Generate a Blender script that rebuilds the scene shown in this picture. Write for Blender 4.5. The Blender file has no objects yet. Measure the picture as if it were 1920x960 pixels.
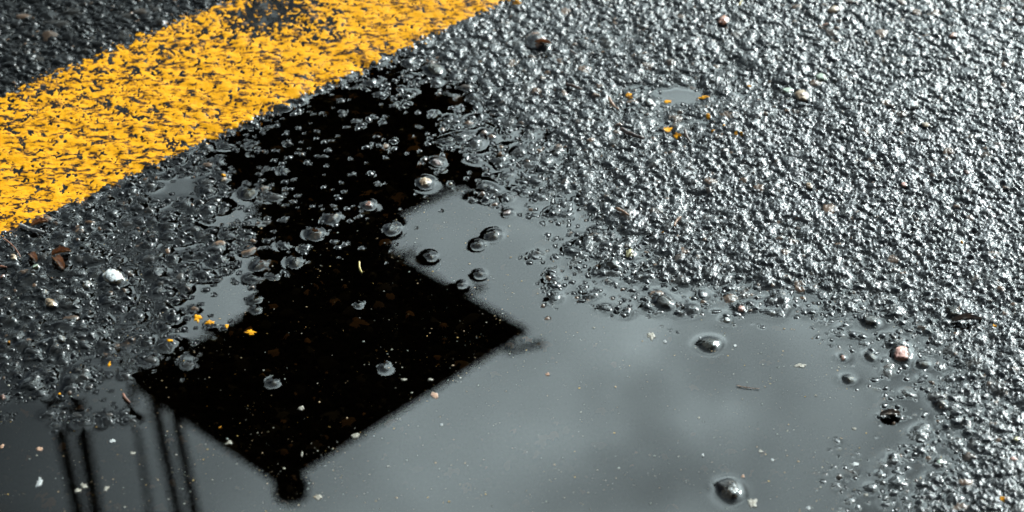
import bpy, math
import numpy as np
from mathutils import Vector, noise as mnoise

R = math.radians
scene = bpy.context.scene
COL = scene.collection
rng = np.random.default_rng(11)

# ------------------------------------------------------------------ camera
PITCH, DIST = R(35.0), 1.54
CAM = Vector((0.0, -DIST * math.cos(PITCH), DIST * math.sin(PITCH)))
HFOV = R(22.0)
cd = bpy.data.cameras.new("camera")
cam = bpy.data.objects.new("camera", cd)
COL.objects.link(cam)
cam.location = CAM
cam.rotation_euler = (R(90) - PITCH, 0, 0)
cd.sensor_width = 36.0
cd.angle = HFOV
cd.clip_start, cd.clip_end = 0.05, 500.0
cd.dof.use_dof = True
cd.dof.focus_distance = 1.53
cd.dof.aperture_fstop = 10.5
scene.camera = cam

# ------------------------------------------------------------------ sky, sun, exposure
SUN_EL, SUN_AZ = R(29.0), R(38.0)          # azimuth from +Y towards +X
world = bpy.data.worlds.new("World")
scene.world = world
world.use_nodes = True
nt = world.node_tree
N, L = nt.nodes, nt.links
bg = N["Background"]
bg.inputs[1].default_value = 0.10
sky = N.new("ShaderNodeTexSky")
sky.sky_type = 'NISHITA'
sky.sun_disc = False
sky.sun_elevation = SUN_EL
sky.sun_rotation = SUN_AZ
tc = N.new("ShaderNodeTexCoord")


def wmath(op, a, b=None, c=None, clamp=False):
    n = N.new("ShaderNodeMath"); n.operation = op; n.use_clamp = clamp
    for i, v in enumerate((a, b, c)):
        if v is None: continue
        if isinstance(v, (int, float)): n.inputs[i].default_value = v
        else: L.new(v, n.inputs[i])
    return n.outputs[0]


def cloud_noise(scale, detail, rough, off):
    mp = N.new("ShaderNodeMapping"); mp.inputs['Location'].default_value = off
    mp.inputs['Scale'].default_value = (1, 1, 1.5)
    L.new(tc.outputs['Generated'], mp.inputs[0])
    t = N.new("ShaderNodeTexNoise"); t.inputs['Scale'].default_value = scale
    t.inputs['Detail'].default_value = detail; t.inputs['Roughness'].default_value = rough
    L.new(mp.outputs[0], t.inputs['Vector'])
    return t.outputs['Fac']


sd = N.new("ShaderNodeVectorMath"); sd.operation = 'DOT_PRODUCT'
L.new(tc.outputs['Generated'], sd.inputs[0])
sd.inputs[1].default_value = (math.sin(SUN_AZ) * math.cos(SUN_EL), math.cos(SUN_AZ) * math.cos(SUN_EL), math.sin(SUN_EL))
# bright haze round the sun, thicker dull cloud away from it
g1 = N.new("ShaderNodeMapRange"); g1.inputs[1].default_value = 0.84; g1.inputs[2].default_value = 1.0
g1.inputs[3].default_value = 0.0; g1.inputs[4].default_value = 1.0; L.new(sd.outputs['Value'], g1.inputs[0])
glow = wmath('POWER', g1.outputs[0], 1.8)
cl = cloud_noise(9.0, 3.0, 0.5, (1.3, 0.2, 3.1))
cm = N.new("ShaderNodeMapRange"); cm.inputs[1].default_value = 0.33; cm.inputs[2].default_value = 0.66
cm.inputs[3].default_value = 0.72; cm.inputs[4].default_value = 1.18; L.new(cl, cm.inputs[0])
# a few banks of cloud, each a soft patch of the sky: azimuth, elevation, width (degrees), how much lighter or darker
warp = N.new("ShaderNodeTexNoise"); warp.inputs['Scale'].default_value = 14.0; warp.inputs['Detail'].default_value = 3.0
L.new(tc.outputs['Generated'], warp.inputs['Vector'])
wsc = N.new("ShaderNodeVectorMath"); wsc.operation = 'MULTIPLY_ADD'
L.new(warp.outputs['Color'], wsc.inputs[0]); wsc.inputs[1].default_value = (0.10, 0.10, 0.10)
L.new(tc.outputs['Generated'], wsc.inputs[2])
total = None
for (az, el, wd, amt) in ((0.8, 38.5, 8.5, 3.8), (-2.5, 34.5, 6.0, 0.85), (4.7, 38.2, 2.2, -1.7), (2.6, 40.0, 1.6, -1.1), (8.6, 38.8, 4.2, -1.75), (6.5, 36.5, 1.4, -0.16),
                          (-38.0, 28.0, 23.0, -1.3), (-11.0, 41.0, 6.0, 0.35)):  # the widest bank is unseen, added to darken the left of the road
    dv = (math.sin(R(az)) * math.cos(R(el)) + 0.05, math.cos(R(az)) * math.cos(R(el)) + 0.05, math.sin(R(el)) + 0.05)
    ds = N.new("ShaderNodeVectorMath"); ds.operation = 'DISTANCE'
    L.new(wsc.outputs[0], ds.inputs[0]); ds.inputs[1].default_value = dv
    mr = N.new("ShaderNodeMapRange"); mr.interpolation_type = 'SMOOTHERSTEP'
    mr.inputs[1].default_value = 0.0; mr.inputs[2].default_value = R(wd) * 1.6
    mr.inputs[3].default_value = amt; mr.inputs[4].default_value = 0.0
    L.new(ds.outputs['Value'], mr.inputs[0])
    total = mr.outputs[0] if total is None else wmath('ADD', total, mr.outputs[0])
banks = wmath('MAXIMUM', wmath('ADD', total, 1.0), 0.12)
# the cloud thins out overhead and behind the viewer
sx_ = N.new("ShaderNodeSeparateXYZ"); L.new(tc.outputs['Generated'], sx_.inputs[0])
up_ = N.new("ShaderNodeMapRange"); up_.interpolation_type = 'SMOOTHSTEP'
up_.inputs[1].default_value = -0.15; up_.inputs[2].default_value = 0.75; up_.inputs[3].default_value = 0.10; up_.inputs[4].default_value = 1.0
L.new(sx_.outputs['Y'], up_.inputs[0])
bright = wmath('MULTIPLY', wmath('MULTIPLY', wmath('ADD', wmath('MULTIPLY', glow, 42.0), wmath('MULTIPLY', up_.outputs[0], 4.2)), cm.outputs[0]), banks)
ccol = N.new("ShaderNodeVectorMath"); ccol.operation = 'SCALE'
ccol.inputs[0].default_value = (0.83, 1.0, 1.02)
L.new(bright, ccol.inputs['Scale'])
mx = N.new("ShaderNodeMix"); mx.data_type = 'RGBA'
mx.inputs[0].default_value = 0.90
L.new(sky.outputs[0], mx.inputs[6]); L.new(ccol.outputs[0], mx.inputs[7])
L.new(mx.outputs[2], bg.inputs[0])

sl = bpy.data.lights.new("sun", 'SUN')
sl.energy = 1.15
sl.angle = R(12.0)
sl.color = (0.97, 1.0, 0.98)
sun = bpy.data.objects.new("sun", sl)
COL.objects.link(sun)
sdir = Vector((math.sin(SUN_AZ) * math.cos(SUN_EL), math.cos(SUN_AZ) * math.cos(SUN_EL), math.sin(SUN_EL)))
sun.rotation_euler = sdir.to_track_quat('Z', 'Y').to_euler()
sun.location = sdir * 30

vs = scene.view_settings
vs.view_transform = 'Standard'
vs.look = 'None'
vs.gamma = 1.0
vs.use_curve_mapping = False
vs.exposure = 1.9

# ------------------------------------------------------------------ helpers
FPX = 960.0 / math.tan(HFOV / 2)


def at(px, py, z=0.0):
    """Where a place of the 1920 x 960 photograph lies on the level ground."""
    dy = math.cos(PITCH) - (py - 480) / FPX * math.sin(PITCH)
    dz = -math.sin(PITCH) - (py - 480) / FPX * math.cos(PITCH)
    t = (z - CAM.z) / dz
    return CAM.x + t * (px - 960) / FPX, CAM.y + t * dy


def at_np(px, py):
    dy = math.cos(PITCH) - (py - 480) / FPX * math.sin(PITCH)
    dz = -math.sin(PITCH) - (py - 480) / FPX * math.cos(PITCH)
    t = -CAM.z / dz
    return CAM.x + t * (px - 960) / FPX, CAM.y + t * dy


def px_of(x, y):
    vx, vy, vz = x - CAM.x, y - CAM.y, -CAM.z
    d = vy * math.cos(PITCH) - vz * math.sin(PITCH)
    u = vy * math.sin(PITCH) + vz * math.cos(PITCH)
    return 960 + FPX * vx / d, 480 - FPX * u / d


def tag(o, label=None, cat=None, group=None, kind=None):
    if label: o['label'] = label
    if cat: o['category'] = cat
    if group: o['group'] = group
    if kind: o['kind'] = kind
    return o


def mesh_np(name, V, F, mats, smooth=True, fmat=None, attr=None):
    """One mesh object out of numpy vertices and quads (or triangles)."""
    me = bpy.data.meshes.new(name)
    V = np.asarray(V, dtype=np.float32); F = np.asarray(F, dtype=np.int32)
    k = F.shape[1]
    me.vertices.add(len(V)); me.vertices.foreach_set('co', V.ravel())
    me.loops.add(F.size); me.loops.foreach_set('vertex_index', F.ravel())
    me.polygons.add(len(F))
    me.polygons.foreach_set('loop_start', np.arange(0, F.size, k, dtype=np.int32))
    if smooth: me.polygons.foreach_set('use_smooth', np.ones(len(F), dtype=bool))
    for m in (mats if isinstance(mats, (list, tuple)) else [mats]): me.materials.append(m)
    if fmat is not None: me.polygons.foreach_set('material_index', np.asarray(fmat, dtype=np.int32))
    if attr is not None:
        for an, av in attr.items():
            a = me.attributes.new(an, 'FLOAT', 'POINT')
            a.data.foreach_set('value', np.asarray(av, dtype=np.float32))
    me.update(calc_edges=True)
    o = bpy.data.objects.new(name, me)
    COL.objects.link(o)
    return o


def nodes(name):
    m = bpy.data.materials.new(name); m.use_nodes = True
    t = m.node_tree
    return m, t.nodes, t.links, t.nodes['Principled BSDF']


def noise_col(name, c1, c2, scale, rough, detail=6, coat=0.0, bump=0.0, bscale=900, lo=0.38, hi=0.62, c3=None):
    """A wet mineral or plant surface: two or three colours broken up by noise, with a fine bump."""
    m, n, l, p = nodes(name)
    t = n.new("ShaderNodeTexCoord")
    ns = n.new("ShaderNodeTexNoise"); ns.inputs['Scale'].default_value = scale; ns.inputs['Detail'].default_value = detail
    ns.inputs['Roughness'].default_value = 0.65
    l.new(t.outputs['Object'], ns.inputs['Vector'])
    r = n.new("ShaderNodeValToRGB")
    r.color_ramp.elements[0].position = lo; r.color_ramp.elements[0].color = (*c1, 1)
    r.color_ramp.elements[1].position = hi; r.color_ramp.elements[1].color = (*c2, 1)
    if c3:
        e = r.color_ramp.elements.new(min(0.98, hi + 0.08)); e.color = (*c3, 1)
    l.new(ns.outputs['Fac'], r.inputs[0]); l.new(r.outputs[0], p.inputs['Base Color'])
    p.inputs['Roughness'].default_value = rough
    p.inputs['Coat Weight'].default_value = coat
    p.inputs['Coat Roughness'].default_value = 0.12
    p.inputs['Coat IOR'].default_value = 1.33
    if bump:
        b2 = n.new("ShaderNodeTexNoise"); b2.inputs['Scale'].default_value = bscale; b2.inputs['Detail'].default_value = 3
        l.new(t.outputs['Object'], b2.inputs['Vector'])
        b = n.new("ShaderNodeBump"); b.inputs['Strength'].default_value = bump; b.inputs['Distance'].default_value = 0.0006
        l.new(b2.outputs['Fac'], b.inputs['Height']); l.new(b.outputs[0], p.inputs['Normal'])
    return m


# ------------------------------------------------------------------ materials of the road
def road_material():
    m, n, l, p = nodes("wet_bitumen")
    a = n.new("ShaderNodeAttribute"); a.attribute_name = 'tone'
    r = n.new("ShaderNodeValToRGB")
    els = r.color_ramp.elements
    els[0].position = 0.0; els[0].color = (0.004, 0.004, 0.004, 1)
    els[1].position = 1.0; els[1].color = (0.14, 0.075, 0.040, 1)
    e = els.new(0.78); e.color = (0.007, 0.0068, 0.0065, 1)
    e = els.new(0.93); e.color = (0.032, 0.028, 0.024, 1)
    l.new(a.outputs['Fac'], r.inputs[0]); l.new(r.outputs[0], p.inputs['Base Color'])
    g = n.new("ShaderNodeNewGeometry")
    t = n.new("ShaderNodeTexNoise"); t.inputs['Scale'].default_value = 700; t.inputs['Detail'].default_value = 4
    t.inputs['Roughness'].default_value = 0.6
    l.new(g.outputs['Position'], t.inputs['Vector'])
    wet = n.new("ShaderNodeAttribute"); wet.attribute_name = 'rough'
    s = n.new("ShaderNodeMath"); s.operation = 'MULTIPLY'; s.inputs[1].default_value = 0.6
    l.new(wet.outputs['Fac'], s.inputs[0])
    b = n.new("ShaderNodeBump"); b.inputs['Distance'].default_value = 0.0007
    l.new(s.outputs[0], b.inputs['Strength'])
    l.new(t.outputs['Fac'], b.inputs['Height']); l.new(b.outputs[0], p.inputs['Normal'])
    # under water the stones lose their gloss (no step in the refractive index to speak of)
    sub = n.new("ShaderNodeAttribute"); sub.attribute_name = 'dry'
    l.new(sub.outputs['Fac'], p.inputs['Specular IOR Level'])
    rr = n.new("ShaderNodeMapRange"); rr.inputs[1].default_value = 0.30; rr.inputs[2].default_value = 0.70
    rr.inputs[3].default_value = 0.08; rr.inputs[4].default_value = 0.30
    t3 = n.new("ShaderNodeTexNoise"); t3.inputs['Scale'].default_value = 260; t3.inputs['Detail'].default_value = 3
    l.new(g.outputs['Position'], t3.inputs['Vector'])
    l.new(t3.outputs['Fac'], rr.inputs[0]); l.new(rr.outputs[0], p.inputs['Roughness'])
    p.inputs['IOR'].default_value = 1.5
    return m


def water_material():
    m = bpy.data.materials.new("puddle_water"); m.use_nodes = True
    n, l = m.node_tree.nodes, m.node_tree.links
    n.remove(n['Principled BSDF'])
    out = n['Material Output']
    fr = n.new("ShaderNodeFresnel"); fr.inputs['IOR'].default_value = 1.33
    tr = n.new("ShaderNodeBsdfTransparent"); tr.inputs[0].default_value = (0.56, 0.46, 0.31, 1)
    gl = n.new("ShaderNodeBsdfGlossy"); gl.inputs['Roughness'].default_value = 0.0
    gl.inputs[0].default_value = (1, 1, 1, 1)
    mx = n.new("ShaderNodeMixShader")
    l.new(fr.outputs[0], mx.inputs[0]); l.new(tr.outputs[0], mx.inputs[1]); l.new(gl.outputs[0], mx.inputs[2])
    l.new(mx.outputs[0], out.inputs[0])
    return m


def paint_material():
    m, n, l, p = nodes("yellow_road_paint")
    g = n.new("ShaderNodeNewGeometry")
    mp = n.new("ShaderNodeMapping"); mp.inputs['Scale'].default_value = (0.62, 1.0, 1.0); mp.inputs['Rotation'].default_value = (0, 0, 0.25)
    l.new(g.outputs['Position'], mp.inputs[0])
    t = n.new("ShaderNodeTexNoise"); t.inputs['Scale'].default_value = 230; t.inputs['Detail'].default_value = 6
    t.inputs['Roughness'].default_value = 0.68
    l.new(mp.outputs[0], t.inputs['Vector'])
    # worn through to black in small ragged spots, stained brown round them
    r = n.new("ShaderNodeValToRGB")
    els = r.color_ramp.elements
    els[0].position = 0.40; els[0].color = (0.008, 0.005, 0.003, 1)
    els[1].position = 0.68; els[1].color = (0.72, 0.305, 0.004, 1)
    for ps, c_ in ((0.435, (0.12, 0.042, 0.002, 1)), (0.465, (0.44, 0.175, 0.002, 1)), (0.53, (0.71, 0.302, 0.003, 1))):
        e = els.new(ps); e.color = c_
    l.new(t.outputs['Fac'], r.inputs[0]); l.new(r.outputs[0], p.inputs['Base Color'])
    t2 = n.new("ShaderNodeTexNoise"); t2.inputs['Scale'].default_value = 900; t2.inputs['Detail'].default_value = 3
    l.new(g.outputs['Position'], t2.inputs['Vector'])
    b = n.new("ShaderNodeBump"); b.inputs['Distance'].default_value = 0.0004; b.inputs['Strength'].default_value = 0.35
    l.new(t2.outputs['Fac'], b.inputs['Height']); l.new(b.outputs[0], p.inputs['Normal'])
    p.inputs['Roughness'].default_value = 0.42
    p.inputs['Specular IOR Level'].default_value = 0.06
    return m


M_ROAD, M_WATER, M_PAINT = road_material(), water_material(), paint_material()

# ------------------------------------------------------------------ the road's relief (millimetres), on a tile that repeats far outside the picture
DX, DY = 0.70, 0.90
NX, NY = 1828, 1244
X0, Y0 = -640.0, -520.0
LX, LY = NX * DX, NY * DY


def spectrum(lo, hi, seed, ax=1.0, ang=0.0):
    """Periodic noise of unit variance with wavelengths between lo and hi mm."""
    w = np.random.default_rng(seed).standard_normal((NY, NX)).astype(np.float32)
    fx = np.fft.rfftfreq(NX, DX)[None, :]; fy = np.fft.fftfreq(NY, DY)[:, None]
    c, s = math.cos(ang), math.sin(ang)
    f = np.sqrt(((fx * c + fy * s) * ax) ** 2 + (-fx * s + fy * c) ** 2) + 1e-9
    band = np.exp(-(f * lo) ** 2) * (1 - np.exp(-(f * hi) ** 2))
    o = np.fft.irfft2(np.fft.rfft2(w) * band, s=(NY, NX))
    return ((o - o.mean()) / o.std()).astype(np.float32)


def blur(a, s):
    fx = np.fft.rfftfreq(NX, DX)[None, :]; fy = np.fft.fftfreq(NY, DY)[:, None]
    k = np.exp(-2 * (math.pi * s) ** 2 * (fx ** 2 + fy ** 2))
    return np.fft.irfft2(np.fft.rfft2(a) * k, s=(NY, NX)).astype(np.float32)


tile = (-2.3 + 0.42 * spectrum(2.2, 7, 1)).astype(np.float32)
tone = np.full((NY, NX), 0.3, np.float32)


def stamp(cx, cy, r, asp, ang, top, hk, tn, ph, facets):
    rx, ry = int(r / DX) + 2, int(r / DY) + 2
    ix, iy = int(round(cx / DX)), int(round(cy / DY))
    jx = np.arange(ix - rx, ix + rx + 1); jy = np.arange(iy - ry, iy + ry + 1)
    u0 = (jx * DX - cx)[None, :]; v0 = (jy * DY - cy)[:, None]
    c, s = math.cos(ang), math.sin(ang)
    u = (u0 * c + v0 * s) / r; v = (-u0 * s + v0 * c) / (r * asp)
    d2 = u * u + v * v
    th = np.arctan2(v, u)
    d2 = d2 * (1 + 0.16 * np.sin(2 * th + ph) + 0.12 * np.sin(3 * th + 2.3 * ph) + 0.07 * np.sin(5 * th + 4 * ph))
    prof = 1 - d2 ** 1.35
    for (fa, fs, fc) in facets:
        prof = np.minimum(prof, fc - fs * (u * math.cos(fa) + v * math.sin(fa)))
    z = (top - r * hk * (1 - prof)).astype(np.float32)
    z[d2 > 1.15] = -99
    wx = jx % NX; wy = jy % NY
    if jx[0] >= 0 and jx[-1] < NX and jy[0] >= 0 and jy[-1] < NY:
        sl_ = (slice(jy[0], jy[-1] + 1), slice(jx[0], jx[-1] + 1))
    else:
        sl_ = np.ix_(wy, wx)
    old = tile[sl_]
    up = z > old
    tile[sl_] = np.where(up, z, old)
    tone[sl_] = np.where(up, tn, tone[sl_])


def sow(step, r0, r1, top, dt, hk, keep):
    gx, gy = int(LX / step), int(LY / step)
    for j in range(gy):
        rr = rng.random((gx, 13))
        for i in range(gx):
            q = rr[i]
            if q[12] > keep: continue
            cx = (i + q[0]) * LX / gx; cy = (j + q[1]) * LY / gy
            r = r0 + (r1 - r0) * q[2] ** 1.6
            fac = [(q[5] * 6.28, 0.15 + 0.6 * q[6], 0.80 + 0.2 * q[7]), (q[5] * 6.28 + 2.0 + q[8], 0.3 + 0.7 * q[9], 0.90), (q[5] * 6.28 + 4.1 + q[6], 0.4 + 0.7 * q[3], 0.92)]
            stamp(cx, cy, r, 0.62 + 0.38 * q[3], q[4] * 6.28, top + dt * (q[10] * 2 - 1) * 1.7, hk, q[11], q[8] * 6.28, fac)


sow(3.3, 1.0, 2.3, -1.0, 0.85, 0.95, 0.95)
sow(6.1, 2.1, 4.3, -0.25, 0.85, 0.85, 0.92)
sow(10.5, 3.6, 7.0, 0.05, 0.55, 0.42, 0.80)
sow(34.0, 5.5, 8.5, 0.25, 0.40, 0.40, 0.55)
tile += 0.38 * spectrum(22, 70, 5)
micro = spectrum(1.5, 4.0, 2) + 0.6 * spectrum(1.0, 2.0, 3)

# lie of the land: how high the tops of the stones stand over the puddle's level, at places read off the photograph
CTRL = [
    # open water
    (60, 860, -3.4), (180, 900, -3.6), (300, 860, -3.4), (420, 800, -3.6), (560, 720, -3.8), (640, 600, -3.0), (780, 620, -3.6), (800, 540, -2.6),
    (560, 560, -2.2), (470, 640, -1.8), (700, 860, -4.2), (950, 700, -3.6), (1000, 880, -4.4), (1150, 700, -3.2), (1250, 820, -4.2), (1400, 700, -3.2),
    (1500, 800, -2.9), (1330, 900, -3.2), (1480, 640, -1.9), (1560, 720, -1.5), (1600, 800, -1.6), (1480, 930, -2.0), (880, 450, -2.2), (800, 450, -1.9),
    (930, 530, -1.9), (980, 440, -1.2), (1060, 620, -1.7), (1180, 630, -1.4), (1320, 625, -1.5), (740, 410, -1.0), (330, 355, -1.4), (280, 345, 0.5), (385, 350, 0.4), (330, 400, 0.5), (420, 380, 0.2), (380, 440, 0.3), (430, 470, 0.1), (360, 520, 0.2), (320, 530, 0.0), (365, 390, 0.4), (290, 590, 0.3), (420, 540, -0.6), (470, 400, -0.2), (520, 470, -0.35), (560, 470, -0.4), (640, 460, -0.5), (700, 470, -0.9), (740, 480, -0.9), (610, 430, -0.3), (420, 740, -2.6),
    (500, 640, -2.0), (330, 720, -1.0), (85, 805, -0.9), (200, 785, -0.7), (40, 770, -0.7), (150, 775, -0.1), (140, 812, -0.8), (120, 850, -2.2), (60, 830, -2.2), (220, 830, -2.4), (270, 730, -1.1), (228, 735, -1.4), (250, 700, -0.9), (350, 590, -0.7), (620, 500, -1.4), (160, 960, -3.8), (20, 960, -3.8),
    # broken fringe
    (600, 340, -0.75), (720, 260, -0.65), (540, 430, -0.75), (640, 210, -0.5), (760, 330, -0.75), (480, 330, -0.55), (830, 200, -0.2), (860, 320, -0.5),
    (680, 420, -0.9), (440, 420, -0.2), (460, 500, -0.4), (400, 480, 0.0), (320, 480, 0.3), (250, 430, 0.1), (300, 560, -0.1), (380, 660, -0.6), (250, 620, 0.1),
    (200, 540, 0.3), (120, 480, 0.9), (60, 500, 1.3), (60, 580, 1.5), (120, 640, 0.9), (40, 660, 1.5), (60, 720, 0.5), (160, 700, 0.2), (230, 690, -0.1),
    (20, 760, -0.4), (110, 760, -0.5), (900, 220, 0.3), (930, 290, 0.0), (960, 340, -0.2), (1040, 440, -0.3), (1000, 380, -0.1), (1060, 540, -0.6), (1140, 570, -0.4),
    (1000, 490, -0.7), (1120, 480, 0.2), (1240, 570, -0.1), (1320, 580, -0.4), (1400, 570, 0.0), (1500, 580, -0.2), (1560, 620, -0.5), (1640, 640, -0.4),
    (1700, 700, -0.5), (1740, 640, 0.1), (1640, 720, -0.9), (1700, 780, -0.5), (1660, 850, -0.7), (1740, 840, 0.1), (1600, 900, -0.9), (1660, 930, -0.3), (1560, 950, -1.0),
    (1760, 940, 0.5), (1800, 740, 0.6), (1840, 640, 0.9), (1900, 700, 1.3), (1880, 860, 1.1), (1900, 950, 1.2), (1620, 580, 0.3),
    # drained road
    (1050, 330, 0.6), (1000, 200, 0.8), (960, 120, 1.0), (900, 90, 0.9), (1080, 60, 1.0), (1130, 250, 0.9), (1150, 150, 1.1), (1200, 400, 1.1), (1300, 500, 1.0),
    (1450, 500, 1.2), (1600, 520, 1.5), (1750, 540, 1.8), (1850, 480, 2.4), (1300, 330, 1.9), (1400, 250, 2.3), (1300, 100, 2.1), (1500, 120, 2.7), (1500, 380, 2.2),
    (1650, 250, 3.0), (1650, 420, 2.6), (1800, 100, 3.2), (1850, 300, 3.2), (1600, 30, 3.0), (1258, 176, -1.7), (1283, 182, -1.7), (1215, 160, 1.5), (1325, 165, 1.7), (1222, 195, 1.4), (1325, 200, 1.7), (1265, 150, 1.6), (1270, 203, 1.5), (1400, 30, 2.4), (1200, 20, 1.8), (1120, 75, 0.0),
    # painted line and beyond it
    (30, 420, 1.2), (100, 350, 1.6), (300, 280, 1.4), (200, 200, 1.6), (500, 170, 1.2), (400, 90, 1.5), (650, 90, 1.1), (850, 40, 1.1), (600, 20, 0.8), (60, 220, 1.8),
    (100, 60, 2.2), (250, 40, 2.0), (30, 120, 2.2), (330, 10, 1.5), (360, 320, 0.2), (240, 390, 0.4), (470, 265, 0.0), (700, 150, -0.2),
]
cpx = np.array(CTRL, dtype=np.float64)
cx_, cy_ = at_np(cpx[:, 0], cpx[:, 1])
cx_ = cx_ * 1000; cy_ = cy_ * 1000
dark = (cpx[:, 0] > 450) & (cpx[:, 0] < 880) & (cpx[:, 1] > 190) & (cpx[:, 1] < 480)
shore = (cpx[:, 0] > 980) & (cpx[:, 2] < 0.35)
ce_ = cpx[:, 2] + np.where(dark, 0.25, np.where(shore, 1.05, 0.75)) * ((cpx[:, 2] >= -1.0) & (cpx[:, 2] <= 1.3))


def sstep(a, b, x):
    t = np.clip((x - a) / (b - a), 0, 1)
    return t * t * (3 - 2 * t)


def lie(x, y, far_only=False):
    """Elevation of the stone tops (mm) at x, y (mm)."""
    num = np.zeros(x.shape, np.float32); den = np.zeros(x.shape, np.float32)
    for a, b, e in zip(cx_, cy_, ce_):
        w = 1.0 / (((x - a) ** 2 + (y - b) ** 2) + 60.0) ** 2
        num += w * e; den += w
    e = num / den
    if far_only: e = e + 2.4 * sstep(0.6, 3.2, e)
    # outside the picture the puddle goes on towards the viewer and dries out farther off
    far = np.clip((np.maximum(np.abs(x) - 420, 0) + np.maximum(np.maximum(y - 380, -260 - y), 0)) / 600, 0, 1)
    pud = np.where((y < 0) & (np.hypot(x / 900, (y + 250) / 560) < 1), -2.5, 4.0 if far_only else 1.8)
    return (e * (1 - far) + pud * far).astype(np.float32)


gx = X0 + np.arange(NX, dtype=np.float32) * DX
gy = Y0 + np.arange(NY, dtype=np.float32) * DY
# the lie is smooth: work it out coarsely, then enlarge
sx, sy = 8, 6
cxg = X0 + np.arange(0, NX + sx, sx) * DX; cyg = Y0 + np.arange(0, NY + sy, sy) * DY
coarse = lie(*np.meshgrid(cxg.astype(np.float32), cyg.astype(np.float32)))
tx = np.arange(NX) / sx; ty = np.arange(NY) / sy
ix = tx.astype(int); iy = ty.astype(int); fx_ = (tx - ix)[None, :]; fy_ = (ty - iy)[:, None]
E0 = (coarse[iy][:, ix] * (1 - fx_) * (1 - fy_) + coarse[iy][:, ix + 1] * fx_ * (1 - fy_)
      + coarse[iy + 1][:, ix] * (1 - fx_) * fy_ + coarse[iy + 1][:, ix + 1] * fx_ * fy_).astype(np.float32)


E0 = E0 + 2.4 * sstep(0.6, 3.2, E0)
rough_k = (0.12 + 0.88 * sstep(-0.2, 1.7, E0)) * (0.25 + 0.75 * sstep(-170.0, 20.0, gx))[None, :]
H = E0 + tile * (1 - 0.30 * sstep(0.5, 2.5, E0)) + (0.19 + 0.08 * sstep(-50.0, 200.0, gx))[None, :] * rough_k * micro                      # bare road, mm over the puddle

# ------------------------------------------------------------------ yellow line, in the road's own plane
A0 = np.array(at(0, 446)) * 1000; A1 = np.array(at(960, 0)) * 1000
B0 = np.array(at(0, 185)) * 1000; B1 = np.array(at(440, 0)) * 1000
ldir = (A1 - A0) / np.linalg.norm(A1 - A0)
lnor = np.array((-ldir[1], ldir[0]))
LW = float(np.dot((B0 + B1) / 2 - A0, lnor))
GX, GY = np.meshgrid(gx, gy)
S = ((GX - A0[0]) * lnor[0] + (GY - A0[1]) * lnor[1]).astype(np.float32)      # 0 at the near edge, LW at the far edge
T = ((GX - A0[0]) * ldir[0] + (GY - A0[1]) * ldir[1]).astype(np.float32)
rag = 1.6 * spectrum(5, 30, 21) + 0.8 * spectrum(1.5, 5, 22)
edge = np.minimum(S + 0.8 * rag, (LW - S) + 2.0 * rag)
Hb = blur(H, 3.2)
onpaint = sstep(-2.0, 2.0, edge)
lift = np.maximum(0, 2.0 - E0) * sstep(-5.0, 2.0, edge)      # the old coats of paint stand a little proud of the road
H = H + lift; E0 = E0 + lift; Hb = Hb + lift
H = np.where(onpaint > 0, H + onpaint * (0.86 * (Hb - H)), H).astype(np.float32)
cov = 0.70 * spectrum(4.0, 14.0, 23, 0.6, 0.2) + 0.30 * spectrum(14.0, 34.0, 28, 0.6, 0.2) + 0.34 * spectrum(2.0, 5.0, 27, 0.6, 0.2)
cov2 = spectrum(9, 40, 24, 0.6, 0.3)
wear = np.zeros_like(S)
for (wx, wy, wr, wa) in ((520, 25, 26, 1.3), (610, 60, 16, 1.2), (480, 45, 18, 0.8), (200, 205, 9, 0.8), (270, 212, 9, 0.8), (325, 268, 9, 0.8), (60, 320, 10, .5)):
    a, b = at(wx, wy); wear += wa * np.exp(-(((GX - a * 1000) / wr) ** 2 + ((GY - b * 1000) / wr) ** 2))
pm = 0.80 + 0.80 * cov + 0.45 * cov2 + 0.35 * np.clip((H - Hb) / 0.5, -2, 1.2) - wear - 2.2 * sstep(3.0, -2.5, edge) + 0.22 - 0.55 * sstep(0.25, 1.0, S / LW)
PAINT = H * 0.6 + blur(H, 0.9) * 0.4 + np.clip(0.26 * pm, -0.4, 0.16)
painted = edge > -7

# ------------------------------------------------------------------ loose stones that stand in the water lift it, so they come before it
# (px, py, width px, height px, material, label, group); sizes are those seen in the photograph
PEB = []


def P(px, py, w, h, mat, label, sink=0.35, rot=None, grp=None, cat='pebble', name='pebble'):
    PEB.append((px, py, w, h, mat, label, sink, rot, grp, cat, name))


P(213, 523, 42, 40, 'white', 'white quartz pebble with dark veins among black stones below the yellow line', 0.25)
P(1690, 666, 38, 32, 'pink', 'pinkish brown angular pebble at the puddle edge, largest reddish stone on the road', 0.2)
P(1328, 645, 46, 30, 'green', 'dark green wet stone standing alone in the open puddle, ringed by water', 0.42)
P(1364, 918, 58, 40, 'brownblack', 'dark brown knobbly stone ringed by clear water near the bottom of the puddle', 0.40)
P(720, 689, 22, 22, 'greyblack', 'small round stone with a pale ring of water in the middle of the black reflection', 0.35)
P(513, 717, 20, 18, 'greyblack', 'smaller round stone with a pale water ring in the lower black reflection', 0.35)
P(673, 572, 12, 12, 'greyblack', 'tiny bead of stone poking through the upper black reflection', 0.3)
P(590, 438, 40, 26, 'redgrey', 'reddish grey stone in the broken black water below the line', 0.35)
P(622, 408, 34, 24, 'redgrey', 'rounded stone with a bright water collar above the reddish grey stone', 0.35)
P(692, 384, 26, 26, 'rust', 'rust tinged round stone beside the tongue of bright water', 0.3)
P(797, 342, 32, 28, 'tan', 'pale tan topped stone in the dark fringe, nearest the upper water tongue', 0.25)
P(820, 305, 28, 26, 'pinkgrey', 'pinkish grey wet stone in the dark fringe above the tan topped stone', 0.25)
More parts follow.
